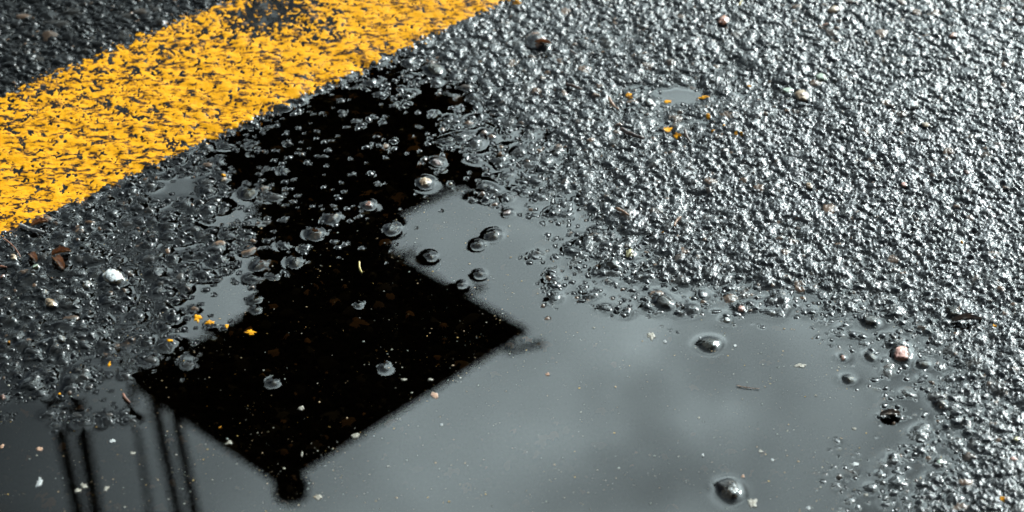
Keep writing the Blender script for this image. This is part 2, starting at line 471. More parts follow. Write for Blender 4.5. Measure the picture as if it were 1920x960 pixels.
P(817, 132, 42, 22, 'greygreen', 'flat grey green oval stone lying by the near edge of the yellow line', 0.25)
P(467, 362, 34, 26, 'greygreen', 'olive flecked round stone alone in black water under the painted line', 0.35)
P(487, 497, 32, 24, 'redgrey', 'oval stone with red flecks at the upper rim of the black reflection', 0.4)
P(555, 492, 30, 20, 'greyblack', 'low grey stone at the upper rim of the black reflection', 0.4)
P(925, 442, 32, 18, 'brownblack', 'oval dark stone alone in the bright water tongue', 0.35)
P(735, 428, 34, 26, 'greyblack', 'round dark stone at the head of the bright water tongue', 0.35)
P(807, 480, 16, 18, 'brownblack', 'small dark bead of stone in the bright tongue beside the black reflection', 0.3)
P(896, 459, 20, 12, 'brownblack', 'little dark stone just below the oval one in the bright tongue', 0.35)
P(900, 514, 16, 9, 'brownblack', 'flat dark chip in bright water close to the reflection edge', 0.35)
P(866, 533, 10, 8, 'black', 'tiny black stone just off the ragged reflection edge', 0.3)
P(1005, 82, 56, 52, 'rustblack', 'large black stone with a rusty hollow near the end of the yellow line', 0.25)
P(1357, 48, 26, 20, 'orange', 'orange brown glossy pebble in drained asphalt at the top', 0.25)
P(1786, 82, 18, 16, 'orange', 'small orange brown pebble on bright drained asphalt near the upper corner', 0.25)
P(1503, 188, 36, 34, 'tan', 'split tan stone with an orange face on drained asphalt', 0.2)
P(1540, 156, 26, 14, 'palegreen', 'pale greenish stone just above the split tan stone', 0.25)
P(1477, 177, 26, 12, 'palegreen', 'flat pale green chip leaning against the split tan stone', 0.25)
P(1712, 210, 22, 24, 'white', 'frosted white stone on drained asphalt beside a dark crack', 0.25)
P(1562, 30, 26, 14, 'tan', 'flat beige chip at the very top of the drained asphalt', 0.25)
P(1517, 357, 18, 12, 'tan', 'small beige pebble at the end of a dark elongated stone', 0.2)
P(1694, 357, 14, 12, 'pink', 'small salmon pink pebble on the middle of the drained asphalt', 0.2)
P(1812, 336, 16, 12, 'rust', 'brown pebble on the drained asphalt near the frame edge', 0.2)
P(1735, 246, 22, 9, 'tan', 'thin pale splinter of stone under the frosted white stone', 0.3)
P(1218, 195, 18, 18, 'white', 'cream white pebble beside the little pool in the drained asphalt', 0.2)
P(1181, 478, 24, 18, 'yellowstone', 'pale yellow stone where drained asphalt meets the fringe', 0.25)
P(1390, 581, 18, 12, 'pink', 'flat pinkish pebble at the upper shore of the puddle', 0.3)
P(1363, 600, 16, 9, 'white', 'white flat chip at the upper shore of the puddle', 0.3)
P(1580, 671, 18, 12, 'rust', 'rust red topped stone in shallow water near the pinkish angular pebble', 0.4)
P(1632, 669, 34, 14, 'black', 'long low black stone in ringed shallow water between two reddish pebbles', 0.4)
P(1765, 761, 24, 20, 'brownblack', 'dark red brown round stone in the lower fringe', 0.25)
P(1592, 712, 26, 16, 'black', 'black rough stone in open water, nearest the lower shore', 0.42)
P(1629, 603, 34, 30, 'greyblack', 'oblong grey black stone slanting at the shore above the puddle', 0.3)
P(1786, 590, 40, 34, 'greyblack', 'smooth round grey stone with a dark curled leaf against it', 0.25)
P(1730, 683, 32, 14, 'black', 'dark elongated stone right beside the pinkish angular pebble', 0.35)
P(1905, 829, 18, 9, 'yellowstone', 'yellowish green flat chip at the lower frame edge', 0.25)
P(1762, 869, 16, 12, 'palegreen', 'dull green pebble in the lower fringe', 0.25)
P(1900, 867, 16, 8, 'pink', 'flat beige pink chip below the yellowish green chip', 0.25)
P(95, 574, 28, 26, 'tan', 'tan round pebble in the stony patch under the white quartz pebble', 0.25)
P(26, 490, 20, 20, 'tan', 'ochre pebble next to a rusty leaf stalk near the frame edge', 0.25)
P(68, 507, 15, 12, 'palegreen', 'small jade green pebble near the ochre pebble', 0.25)
P(163, 537, 20, 18, 'palegrey', 'pale grey pebble just below the white quartz pebble', 0.25)
P(116, 643, 18, 36, 'palegrey', 'tall pale grey stone in the stony patch', 0.25)
P(84, 552, 13, 13, 'palegrey', 'little pale grey bead between the tan pebble and the jade one', 0.25)
P(5, 525, 14, 18, 'rust', 'rust brown stone cut by the frame edge', 0.25)
P(6, 745, 20, 16, 'rust', 'reddish pebble at the stony shore by the frame edge', 0.25)
P(420, 338, 15, 9, 'tan', 'tiny sand coloured stone in black water near the yellow line', 0.3)
P(952, 398, 22, 16, 'pinkgrey', 'pale pinkish crumbly stone at the top corner of the bright tongue', 0.3)
P(1244, 566, 40, 30, 'greyblack', 'lumpy dark stone along the upper shore', 0.3)
P(1150, 500, 34, 24, 'black', 'glossy black rounded stone in the upper fringe near the yellow stone', 0.25)
P(478, 562, 22, 20, 'greyblack', 'upper of two touching stones ringed by grey water in the black reflection', 0.35)
P(480, 580, 18, 16, 'greyblack', 'lower of two touching stones ringed by grey water in the black reflection', 0.35)

# height of the pebbles for the water and for later
pebbles = []
for q in PEB:
    px, py, w, h = q[:4]; mat_ = q[4]
    x, y = at(px, py)
    d = math.hypot(x - CAM.x, y - CAM.y, ) 
    dist = math.sqrt(d * d + CAM.z ** 2)
    mmpp = dist / FPX * 1000 / (1.0 / math.cos(math.atan(((py - 480) ** 2 + (px - 960) ** 2) ** .5 / FPX)))
    a = (0.62 if mat_ in ('greyblack', 'redgrey', 'pinkgrey', 'greygreen', 'tan', 'rust', 'black') else 0.70) * w * mmpp / 2; depth_ang = math.asin(CAM.z / dist)
    # seen height = footprint * sin + standing height * cos
    zz = (0.36 if mat_ in ('greyblack', 'redgrey', 'pinkgrey', 'greygreen') else 0.46) * min(a, h * mmpp / 2)
    b = max(0.55 * a, (h * mmpp / 2 - zz * 0.45 * math.cos(depth_ang)) / math.sin(depth_ang))
    b = min(b, 1.5 * a)
    ci = int(round((x * 1000 - X0) / DX)) % NX; cj = int(round((y * 1000 - Y0) / DY)) % NY
    pebbles.append([q, x * 1000, y * 1000, a, b, zz, ci, cj])

wetw = 1 - sstep(0.2, 2.0, E0)                              # where a film of water still coats the stones
wetw = np.maximum(wetw, 0.95 * sstep(-70.0, -190.0, GX) * (S < 0))
OB = wetw * (blur(H, 1.15) + 0.20) + (1 - wetw) * np.minimum(blur(H, 0.75) + 0.02, H)
LEVEL = np.maximum(0.0, 0)
pore = E0 - (2.0 + 2.7 * sstep(0.7, 3.6, E0))
LEVEL = np.where(pore > 0.6, pore, np.where(pore < -0.6, 0, (pore + 0.6) ** 2 / 2.4)).astype(np.float32)
LEVEL = (LEVEL * (1 - onpaint) + (E0 - 3.4) * onpaint).astype(np.float32)
import bmesh
ico = bmesh.new(); bmesh.ops.create_icosphere(ico, subdivisions=4, radius=1.0)
ICO_V = np.array([v.co[:] for v in ico.verts]); ICO_F = np.array([[v.index for v in f.verts] for f in ico.faces]); ico.free()


def stone_verts(a, b, c, seed, facets=10, lump=0.20, flat=0.66):
    """A broken, weathered stone: a ball cut by random flat faces, then roughened. Millimetres."""
    r_ = np.random.default_rng(seed)
    v = ICO_V.copy()
    for k in range(facets):
        n = r_.standard_normal(3); n[2] = abs(n[2]) * 0.8; n /= np.linalg.norm(n)
        d = v @ n; cut = flat + 0.22 * r_.random()
        over = d > cut
        v[over] -= np.outer((d[over] - cut) * 0.92, n)
    off = r_.random(3) * 50
    disp = np.array([mnoise.fractal(Vector(p * 1.5 + off), 1.0, 2.0, 4) for p in v])
    fine = np.array([mnoise.noise(Vector(p * 6 + off)) for p in v])
    v = v * (1 + lump * disp + lump * 0.14 * fine)[:, None] * 1.12
    v = v * np.array((a, b, c))
    ro = (r_.random() - 0.5) * 1.2
    ca, sa = math.cos(ro), math.sin(ro)
    return np.stack([v[:, 0] * ca - v[:, 1] * sa, v[:, 0] * sa + v[:, 1] * ca, v[:, 2]], axis=1)


STONES = []
for q in pebbles:
    (src, x, y, a, b, zz, ci, cj) = q
    sv = stone_verts(a, b, zz, 300 + len(STONES), flat=0.82 if src[4] in ('white', 'pink', 'tan', 'orange') else 0.66)
    STONES.append(sv)
    ra, rb = int(a / DX) + 2, int(b / DY) + 2
    j0, j1, i0, i1 = max(0, cj - rb), min(NY, cj + rb + 1), max(0, ci - ra), min(NX, ci + ra + 1)
    patch = H[j0:j1, i0:i1]
    e0 = float(E0[cj, ci])
    # a pebble in the water stands on the bed and just breaks the surface; elsewhere it sits on the stones
    z = (0.0 + zz * (0.30 - src[6])) if e0 < 0.3 else (max(float(np.median(patch)), e0 - 0.8) + zz * (0.75 - src[6]))
    q.append(z)
    film_ = 0.06 if src[4] in ('greyblack', 'black', 'redgrey', 'brownblack', 'greygreen', 'green') else -0.10
    up = sv[sv[:, 2] > 0.15 * zz]
    pi = np.clip(np.round((up[:, 0] + x - X0) / DX).astype(int), 0, NX - 1); pj = np.clip(np.round((up[:, 1] + y - Y0) / DY).astype(int), 0, NY - 1)
    np.maximum.at(OB, (pj, pi), (up[:, 2] + z + film_).astype(np.float32))

lam = 1.8
kx, ky, k0 = 1 / DX ** 2, 1 / DY ** 2, 1 / lam ** 2
W = np.maximum(LEVEL, OB).astype(np.float32)
den = 2 * kx + 2 * ky + k0
src_ = (k0 / den) * LEVEL
for it in range(70):
    P_ = np.pad(W, 1, mode='edge')
    W = np.maximum(OB, (kx * (P_[1:-1, 2:] + P_[1:-1, :-2]) + ky * (P_[2:, 1:-1] + P_[:-2, 1:-1])) / den + src_)
W = W.astype(np.float32)

# ------------------------------------------------------------------ grid lines: fine in the picture, coarser and coarser away from it
def lines(n, d, o, lo, hi, far, skip):
    core = [i for i in range(n) if lo <= o + i * d <= hi]
    left = list(range(core[0] - skip, -1, -skip))[::-1]; right = list(range(core[-1] + skip, n, skip))
    mid = np.array([o + i * d for i in left + core + right])
    idx = np.array(left + core + right)
    s, out_r, out_l, step = 0, [], [], skip * d
    r = mid[-1]; l_ = mid[0]
    while r < far:
        step *= 1.05; r += step; out_r.append(r)
    step = skip * d
    while l_ > -far:
        step *= 1.05; l_ -= step; out_l.append(l_)
    allv = np.concatenate([np.array(out_l[::-1]), mid, np.array(out_r)])
    ii = np.concatenate([np.round((np.array(out_l[::-1]) - o) / d), idx, np.round((np.array(out_r) - o) / d)]).astype(int)
    inside = np.concatenate([np.zeros(len(out_l), bool), np.ones(len(mid), bool), np.zeros(len(out_r), bool)])
    return allv, ii % n, inside


xs, xi, xin = lines(NX, DX, X0, -368, 368, 150000, 3)
ys, yi, yin = lines(NY, DY, Y0, -248, 318, 150000, 2)
nx, ny = len(xs), len(ys)
XX, YY = np.meshgrid(xs.astype(np.float32), ys.astype(np.float32))
inn = yin[:, None] & xin[None, :]
Hs = H[np.ix_(yi, xi)].copy()
# beyond the tile: the same stones on the far lie of the land, fading out where the grid gets coarse
far_e = lie(XX, YY, True)
cell = np.maximum(np.gradient(xs)[None, :], np.gradient(ys)[:, None])
fade = np.clip(6.0 / cell, 0, 1)
Hs_far = far_e + tile[np.ix_(yi, xi)] * fade + 0.1 * micro[np.ix_(yi, xi)] * fade
near = np.clip(1 - (np.maximum(np.abs(XX) - 560, 0) + np.maximum(np.maximum(YY - 520, -440 - YY), 0)) / 75, 0, 1)
Hs = np.where(inn, Hs * near + Hs_far * (1 - near), Hs_far)
Ws = np.where(inn & (near > 0.999), W[np.ix_(yi, xi)], np.maximum(0, far_e - 4.0))
OBs = Hs
tone_s = tone[np.ix_(yi, xi)]
rough_s = np.where(inn, rough_k[np.ix_(yi, xi)], 1.0)
ID = np.arange(nx * ny, dtype=np.int32).reshape(ny, nx)
QUADS = np.stack([ID[:-1, :-1], ID[:-1, 1:], ID[1:, 1:], ID[1:, :-1]], axis=-1).reshape(-1, 4)


def sheet(name, Z, keep, mat, attr=None):
    """The part of the grid where keep (per grid point) is true at any corner of a face."""
    f = QUADS[keep.ravel()[QUADS].any(axis=1)]
    used = np.zeros(nx * ny, bool); used[f.ravel()] = True
    re = np.cumsum(used) - 1
    V = np.stack([XX.ravel()[used], YY.ravel()[used], Z.ravel()[used]], axis=-1) / 1000.0
    at_ = {k: v.ravel()[used] for k, v in attr.items()} if attr else None
    return mesh_np(name, V, re[f], mat, attr=at_)


# gloss lowered past the line and on this side's left, to dim glints
GLOSS = 1 - 0.86 * sstep(-3, 4, ((XX - A0[0]) * lnor[0] + (YY - A0[1]) * lnor[1]) - LW) - 0.6 * sstep(-60.0, -200.0, XX) * (((XX - A0[0]) * lnor[0] + (YY - A0[1]) * lnor[1]) < 0)
road = sheet('road', Hs, np.ones((ny, nx), bool), M_ROAD, {'tone': tone_s, 'rough': rough_s, 'dry': 0.5 * (1 - sstep(0.05, 0.4, Ws - Hs)) * (1 - 0.85 * np.where(inn, onpaint[np.ix_(yi, xi)], 0)) * GLOSS})
tag(road, 'wet black asphalt road with glossy coarse stones', None, None, 'structure')

wetk = (Ws > Hs + 0.03) & (np.abs(XX) < 2500) & (np.abs(YY) < 2500)
Wm = np.where(wetk, Ws, np.minimum(Ws, Hs) - 0.30)
puddle = sheet('puddle_water', Wm, wetk, M_WATER)
tag(puddle, 'still puddle water reflecting a grey sky and a dark canopy', None, None, 'structure')

Ss = (XX - A0[0]) * lnor[0] + (YY - A0[1]) * lnor[1]
Ps = np.where(inn & (near > 0.999), PAINT[np.ix_(yi, xi)], 0)
tile_pm = (0.72 + 0.80 * cov + 0.30 * cov2)[np.ix_(yi, xi)]
edge_far = np.minimum(Ss, LW - Ss)
Ps_far = Hs + np.clip(0.22 * (tile_pm - 2.2 * sstep(3.0, -2.5, edge_far)), -0.5, 0.3)
Ps = np.where(inn & (near > 0.999), Ps, Ps_far)
keep = (edge_far > -6) & (np.abs(XX) < 6000) & (np.abs(YY) < 6000) & (Ps > Hs)
Ps = np.where(Ps > Hs, Ps, Hs - 0.35 * 0 + (Ps - Hs))
line = sheet('road_marking_line', Ps, keep, M_PAINT)
tag(line, 'worn yellow line painted across the wet asphalt', None, None, 'structure')


def ground_z(x, y, water=True):
    """Height in metres of the top surface at x, y in metres."""
    i = int(round((x * 1000 - X0) / DX)); j = int(round((y * 1000 - Y0) / DY))
    i = min(max(i, 0), NX - 1); j = min(max(j, 0), NY - 1)
    return (max(H[j, i], W[j, i]) if water else H[j, i]) / 1000.0

#@OBJECTS
# ------------------------------------------------------------------ what the puddle mirrors: a canopy on a post and some thin poles, beyond the far side of the road


def dark_paint(name, col, rough):
    return noise_col(name, tuple(c * 0.7 for c in col), col, 3.0, rough, bump=0.1, bscale=40)


M_SIGN = dark_paint("dark_painted_steel", (0.010, 0.009, 0.008), 0.95)
M_SIGN.node_tree.nodes['Principled BSDF'].inputs['Specular IOR Level'].default_value = 0.0
M_POLE = dark_paint("weathered_pole", (0.02, 0.019, 0.018), 0.7)


def bm_obj(name, bm, mat, parent=None, smooth=False):
    me = bpy.data.meshes.new(name); bm.normal_update(); bm.to_mesh(me); bm.free()
    if smooth:
        for p in me.polygons: p.use_smooth = True
    me.materials.append(mat)
    o = bpy.data.objects.new(name, me); COL.objects.link(o)
    if parent: o.parent = parent
    return o


def bm_box(bm, c, s, rz=0.0, bev=0.008):
    r = bmesh.ops.create_cube(bm, size=1.0)
    vs_ = r['verts']
    for v in vs_:
        x, y, z = v.co.x * s[0], v.co.y * s[1], v.co.z * s[2]
        v.co = Vector((c[0] + x * math.cos(rz) - y * math.sin(rz), c[1] + x * math.sin(rz) + y * math.cos(rz), c[2] + z))
    es = list({e for v in vs_ for e in v.link_edges})
    bmesh.ops.bevel(bm, geom=es, offset=bev, segments=2, affect='EDGES')


def bm_tube(bm, pts, rad, n=12, caps=True):
    rings = []
    for k, p in enumerate(pts):
        p = Vector(p)
        d = (Vector(pts[min(k + 1, len(pts) - 1)]) - Vector(pts[max(k - 1, 0)])).normalized()
        a = d.orthogonal().normalized(); b = d.cross(a)
        r = rad[k] if isinstance(rad, (list, tuple, np.ndarray)) else rad
        rings.append([bm.verts.new(p + a * (r * math.cos(t * 2 * math.pi / n)) + b * (r * math.sin(t * 2 * math.pi / n))) for t in range(n)])
    for k in range(len(rings) - 1):
        # line up neighbouring rings
        off = min(range(n), key=lambda o: (rings[k][0].co - rings[k + 1][o].co).length)
        rings[k + 1] = rings[k + 1][off:] + rings[k + 1][:off]
        for t in range(n):
            bm.faces.new((rings[k][t], rings[k][(t + 1) % n], rings[k + 1][(t + 1) % n], rings[k + 1][t]))
    if caps:
        bm.faces.new(rings[0][::-1]); bm.faces.new(rings[-1])


can = bpy.data.objects.new("canopy_post", None); COL.objects.link(can)
can.location = (-0.54, 4.86, 0.0)
tag(can, 'dark post with two flat canopy boards mirrored upside down in the puddle', 'canopy')
b = bmesh.new(); bm_tube(b, [(0.02, -0.06, 0), (0.02, -0.06, 0.1), (0.02, -0.06, 3.86)], [0.24, 0.20, 0.19], 20); bm_obj('post', b, M_SIGN, can)
b = bmesh.new(); bm_box(b, (-0.005, 0.185, 3.90), (1.02, 0.69, 0.022), R(46)); top_board = bm_obj('roof_board', b, M_SIGN, can)
b = bmesh.new(); bm_box(b, (0.11, -0.02, 3.04), (0.70, 0.56, 0.10), R(40)); bm_obj('lower_board', b, M_SIGN, can)
b = bmesh.new(); bm_box(b, (0.04, 0.22, 1.9), (0.62, 0.5, 1.5), R(40)); bm_obj('cabinet', b, M_SIGN, can)
b = bmesh.new(); bm_tube(b, [(-0.085, -0.40, 3.885), (-0.085, -0.40, 3.905), (-0.085, -0.40, 3.945), (-0.085, -0.40, 3.955)], [0.038, 0.050, 0.050, 0.032], 16); bm_obj('corner_lamp', b, M_SIGN, top_board, True)
for k, (fx, fy) in enumerate(((0.42, 0.52), (0.22, 0.72), (0.60, 0.23))):
    b = bmesh.new(); bm_tube(b, [(fx - 0.08, fy - 0.02, 3.90), (fx + 0.035, fy + 0.02, 3.90)], 0.011, 8); bm_obj('bracket', b, M_SIGN, top_board, True)

POLES = [(-2.075, 0.0697, 0.025, 'thin pole mirrored in the puddle, outer one of the dark pair by the frame edge'),
         (-1.833, 0.0398, 0.027, 'thin pole mirrored in the puddle, inner one of the dark pair by the frame edge'),
         (-1.615, 0.0377, 0.011, 'thin pole mirrored faintly in the puddle between the two dark pairs'),
         (-1.806, 0.0898, 0.022, 'leaning thin pole mirrored in the puddle, second from the black canopy reflection'),
         (-1.703, 0.0832, 0.022, 'leaning thin pole mirrored in the puddle, closest to the black canopy reflection')]
for (bx, lean, rad, lab) in POLES:
    b = bmesh.new(); bm_tube(b, [(0, 0, -0.02), (lean * 4, 0, 4.0), (lean * 8, 0, 8.0)], [rad * 1.3, rad * 1.05, rad * 0.9], 12)
    o = bm_obj('pole', b, M_POLE, None, True); o.location = (bx, 6.5, 0)
    tag(o, lab, 'pole', 'thin poles mirrored in the puddle')

# ------------------------------------------------------------------ loose stones
MP = {
    'white': noise_col('white_quartz', (0.06, 0.06, 0.06), (0.60, 0.60, 0.58), 300, 0.45, coat=0.3, bump=0.6, lo=0.38, hi=0.50),
    'palegrey': noise_col('pale_grey_stone', (0.10, 0.098, 0.09), (0.34, 0.33, 0.31), 420, 0.35, coat=0.6, bump=0.6),
    'pink': noise_col('pinkish_stone', (0.20, 0.07, 0.05), (0.58, 0.31, 0.25), 330, 0.45, coat=0.25, bump=0.6, lo=0.34, hi=0.52),
    'tan': noise_col('tan_stone', (0.14, 0.07, 0.03), (0.42, 0.30, 0.17), 330, 0.35, coat=0.5, bump=0.6),
    'orange': noise_col('orange_brown_stone', (0.14, 0.035, 0.012), (0.42, 0.15, 0.06), 420, 0.25, coat=0.8, bump=0.4),
    'rust': noise_col('rust_brown_stone', (0.05, 0.018, 0.010), (0.24, 0.085, 0.040), 500, 0.25, coat=0.8, bump=0.5),
    'rustblack': noise_col('black_stone_rust_hollow', (0.012, 0.011, 0.010), (0.15, 0.055, 0.022), 190, 0.2, coat=0.9, bump=0.6, lo=0.50, hi=0.62),
    'redgrey': noise_col('reddish_grey_stone', (0.045, 0.040, 0.038), (0.22, 0.10, 0.075), 420, 0.22, coat=0.9, bump=0.5, lo=0.46, hi=0.64),
    'pinkgrey': noise_col('pinkish_grey_stone', (0.07, 0.06, 0.056), (0.36, 0.25, 0.22), 420, 0.25, coat=0.7, bump=0.5),
    'green': noise_col('dark_green_stone', (0.008, 0.015, 0.014), (0.045, 0.068, 0.058), 300, 0.15, coat=0.7, bump=0.4),
    'greygreen': noise_col('grey_green_stone', (0.045, 0.048, 0.038), (0.17, 0.18, 0.13), 330, 0.2, coat=0.9, bump=0.5),
    'palegreen': noise_col('pale_green_stone', (0.13, 0.17, 0.12), (0.42, 0.48, 0.36), 420, 0.3, coat=0.6, bump=0.5),
    'yellowstone': noise_col('pale_yellow_stone', (0.26, 0.22, 0.10), (0.58, 0.50, 0.26), 420, 0.35, coat=0.5, bump=0.5),
    'brownblack': noise_col('dark_brown_stone', (0.007, 0.006, 0.005), (0.085, 0.052, 0.026), 520, 0.15, coat=0.7, bump=0.7, lo=0.42, hi=0.66),
    'greyblack': noise_col('bitumen_coated_stone', (0.010, 0.010, 0.010), (0.055, 0.052, 0.050), 520, 0.14, coat=0.7, bump=0.5, lo=0.45, hi=0.68),
    'black': noise_col('black_stone', (0.006, 0.006, 0.006), (0.022, 0.021, 0.020), 520, 0.14, coat=0.7, bump=0.5),
}
for k, (q, x, y, a, b, zz, ci, cj, z) in enumerate(pebbles):
    o = mesh_np(q[10], STONES[k] / 1000.0, ICO_F, MP[q[4]])
    o.location = (x / 1000, y / 1000, z / 1000)
    tag(o, q[5], q[9], q[8] or 'loose stones on the wet road')

# ------------------------------------------------------------------ scraps of paint and pale flakes
M_SCRAP = M_PAINT
M_CREAM = noise_col('cream_flake', (0.11, 0.09, 0.06), (0.38, 0.34, 0.27), 900, 0.5, bump=0.6)
M_WHITE = noise_col('white_flake', (0.18, 0.18, 0.17), (0.50, 0.50, 0.48), 900, 0.5, bump=0.6)
M_PEACH = noise_col('peach_flake', (0.2, 0.09, 0.04), (0.50, 0.28, 0.17), 900, 0.5, bump=0.6)


def flake(px, py, w, h, mat, label, name, cat, grp, seed, floats):
    """A ragged thin scrap that lies on what is under it: top, edge and underside."""
    x, y = at(px, py)
    r_ = np.random.default_rng(seed)
    dist = math.sqrt((x - CAM.x) ** 2 + (y - CAM.y) ** 2 + CAM.z ** 2)
    a = 0.72 * w * dist / FPX / 2; bb = 0.72 * h * dist / FPX / 2 / (CAM.z / dist)
    n, m = 30, 6
    off = r_.random(3) * 40
    V, F = [(0, 0)], []
    for j in range(1, m + 1):
        for i in range(n):
            t = i / n * 2 * math.pi
            rg = 1 + 0.75 * mnoise.fractal(Vector((math.cos(t) * 1.5, math.sin(t) * 1.5, 0)) + Vector(off), 0.6, 2.3, 5)
            rr = j / m * max(0.25, rg)
            V.append((rr * math.cos(t) * a, rr * math.sin(t) * bb))
    V = np.array(V)
    z = []
    z0 = ground_z(x, y)
    for k, (u, v) in enumerate(V):
        g = ground_z(x + u, y + v, True) if not floats else z0
        edge_ = 1.0 if k == 0 else 1 - (1 + (k - 1) // n) / m
        z.append(g + 0.00012 + 0.00018 * (edge_ > 0.01) + 0.00030 * mnoise.noise(Vector((u * 900, v * 900, off[0]))))
    z = np.array(z); T_ = len(V)
    top = np.column_stack([V, z - z0]); bot = np.column_stack([V, z - z0 - 0.0009])
    for i in range(n):
        F.append((0, 1 + i, 1 + (i + 1) % n)); F.append((T_, T_ + 1 + (i + 1) % n, T_ + 1 + i))
    for j in range(m - 1):
        for i in range(n):
            p0, p1 = 1 + j * n + i, 1 + j * n + (i + 1) % n; p2, p3 = p0 + n, p1 + n
            F += [(p0, p2, p3), (p0, p3, p1), (T_ + p0, T_ + p3, T_ + p2), (T_ + p0, T_ + p1, T_ + p3)]
    for i in range(n):
        p0, p1 = 1 + (m - 1) * n + i, 1 + (m - 1) * n + (i + 1) % n
        F += [(p0, T_ + p0, T_ + p1), (p0, T_ + p1, p1)]
    o = mesh_np(name, np.vstack([top, bot]), F, mat)
    o.location = (x, y, z0)
    tag(o, label, cat, grp)
    return o


YG = 'stray scraps of yellow paint'
SCR = [
    (372, 597, 22, 16, 'largest stray scrap of yellow paint, on stones at the edge of the black reflection'),
    (393, 605, 24, 12, 'flat yellow paint scrap touching the largest stray scrap'),
    (425, 612, 10, 9, 'small yellow paint crumb between the largest scrap and the one in black water'),
    (469, 623, 24, 11, 'yellow paint scrap lying alone in the black reflection'),
    (319, 641, 14, 6, 'thin yellow paint sliver under the largest stray scrap'),
    (205, 684, 8, 9, 'yellow paint crumb on a stone in the stony patch under the white pebble'),
    (413, 801, 6, 5, 'yellow speck of paint near the lower edge of the black reflection'),
    (112, 739, 7, 5, 'yellow paint speck at the stony shore near the mirrored poles'),
    (17, 644, 6, 5, 'yellow paint speck at the frame edge of the stony patch'),
    (420, 330, 9, 6, 'yellow paint crumb in the dark fringe just below the line'),
    (1180, 182, 14, 14, 'amber paint scrap above the little pool on the drained road'),
    (1253, 190, 18, 9, 'yellow paint scrap on the near rim of the little pool'),
    (1321, 184, 22, 9, 'curved yellow paint scrap beyond the end of the little pool'),
    (1252, 244, 20, 13, 'forked yellow paint scrap under the little pool'),
    (1270, 257, 20, 15, 'oval bright yellow paint scrap touching the forked one'),
    (1328, 221, 11, 10, 'yellow paint crumb alone between the little pool and the pair of crumbs'),
    (1336, 251, 9, 7, 'yellow paint crumb in the row under the little pool, closest to the oval scrap'),
    (1357, 243, 6, 5, 'tiny yellow paint dot above the row of crumbs under the little pool'),
    (1379, 258, 8, 6, 'first of a touching pair of yellow paint crumbs in the row'),
    (1390, 257, 8, 6, 'second of a touching pair of yellow paint crumbs, outer one'),
    (1405, 166, 9, 6, 'yellow paint dot on drained asphalt higher than the little pool'),
    (1066, 113, 6, 5, 'yellow paint speck near the large rusty hollowed stone'),
    (1243, 440, 6, 5, 'yellow paint speck beside the two orange twigs'),
    (1865, 614, 9, 7, 'yellow paint crumb on a stone near the smooth round grey stone'),
    (1878, 942, 13, 9, 'yellow paint crumb on a stone at the bottom corner'),
    (1803, 464, 6, 5, 'amber paint speck on the bright drained asphalt by the frame edge'),
    (968, 8, 22, 9, 'yellow paint fragment broken off at the end of the line'),
]
for k, (px, py, w, h, lab) in enumerate(SCR):
    flake(px, py, w, h, M_SCRAP, lab, 'paint_scrap', 'paint scrap', YG, 900 + k, False)
FG = 'pale flakes floating on the puddle'
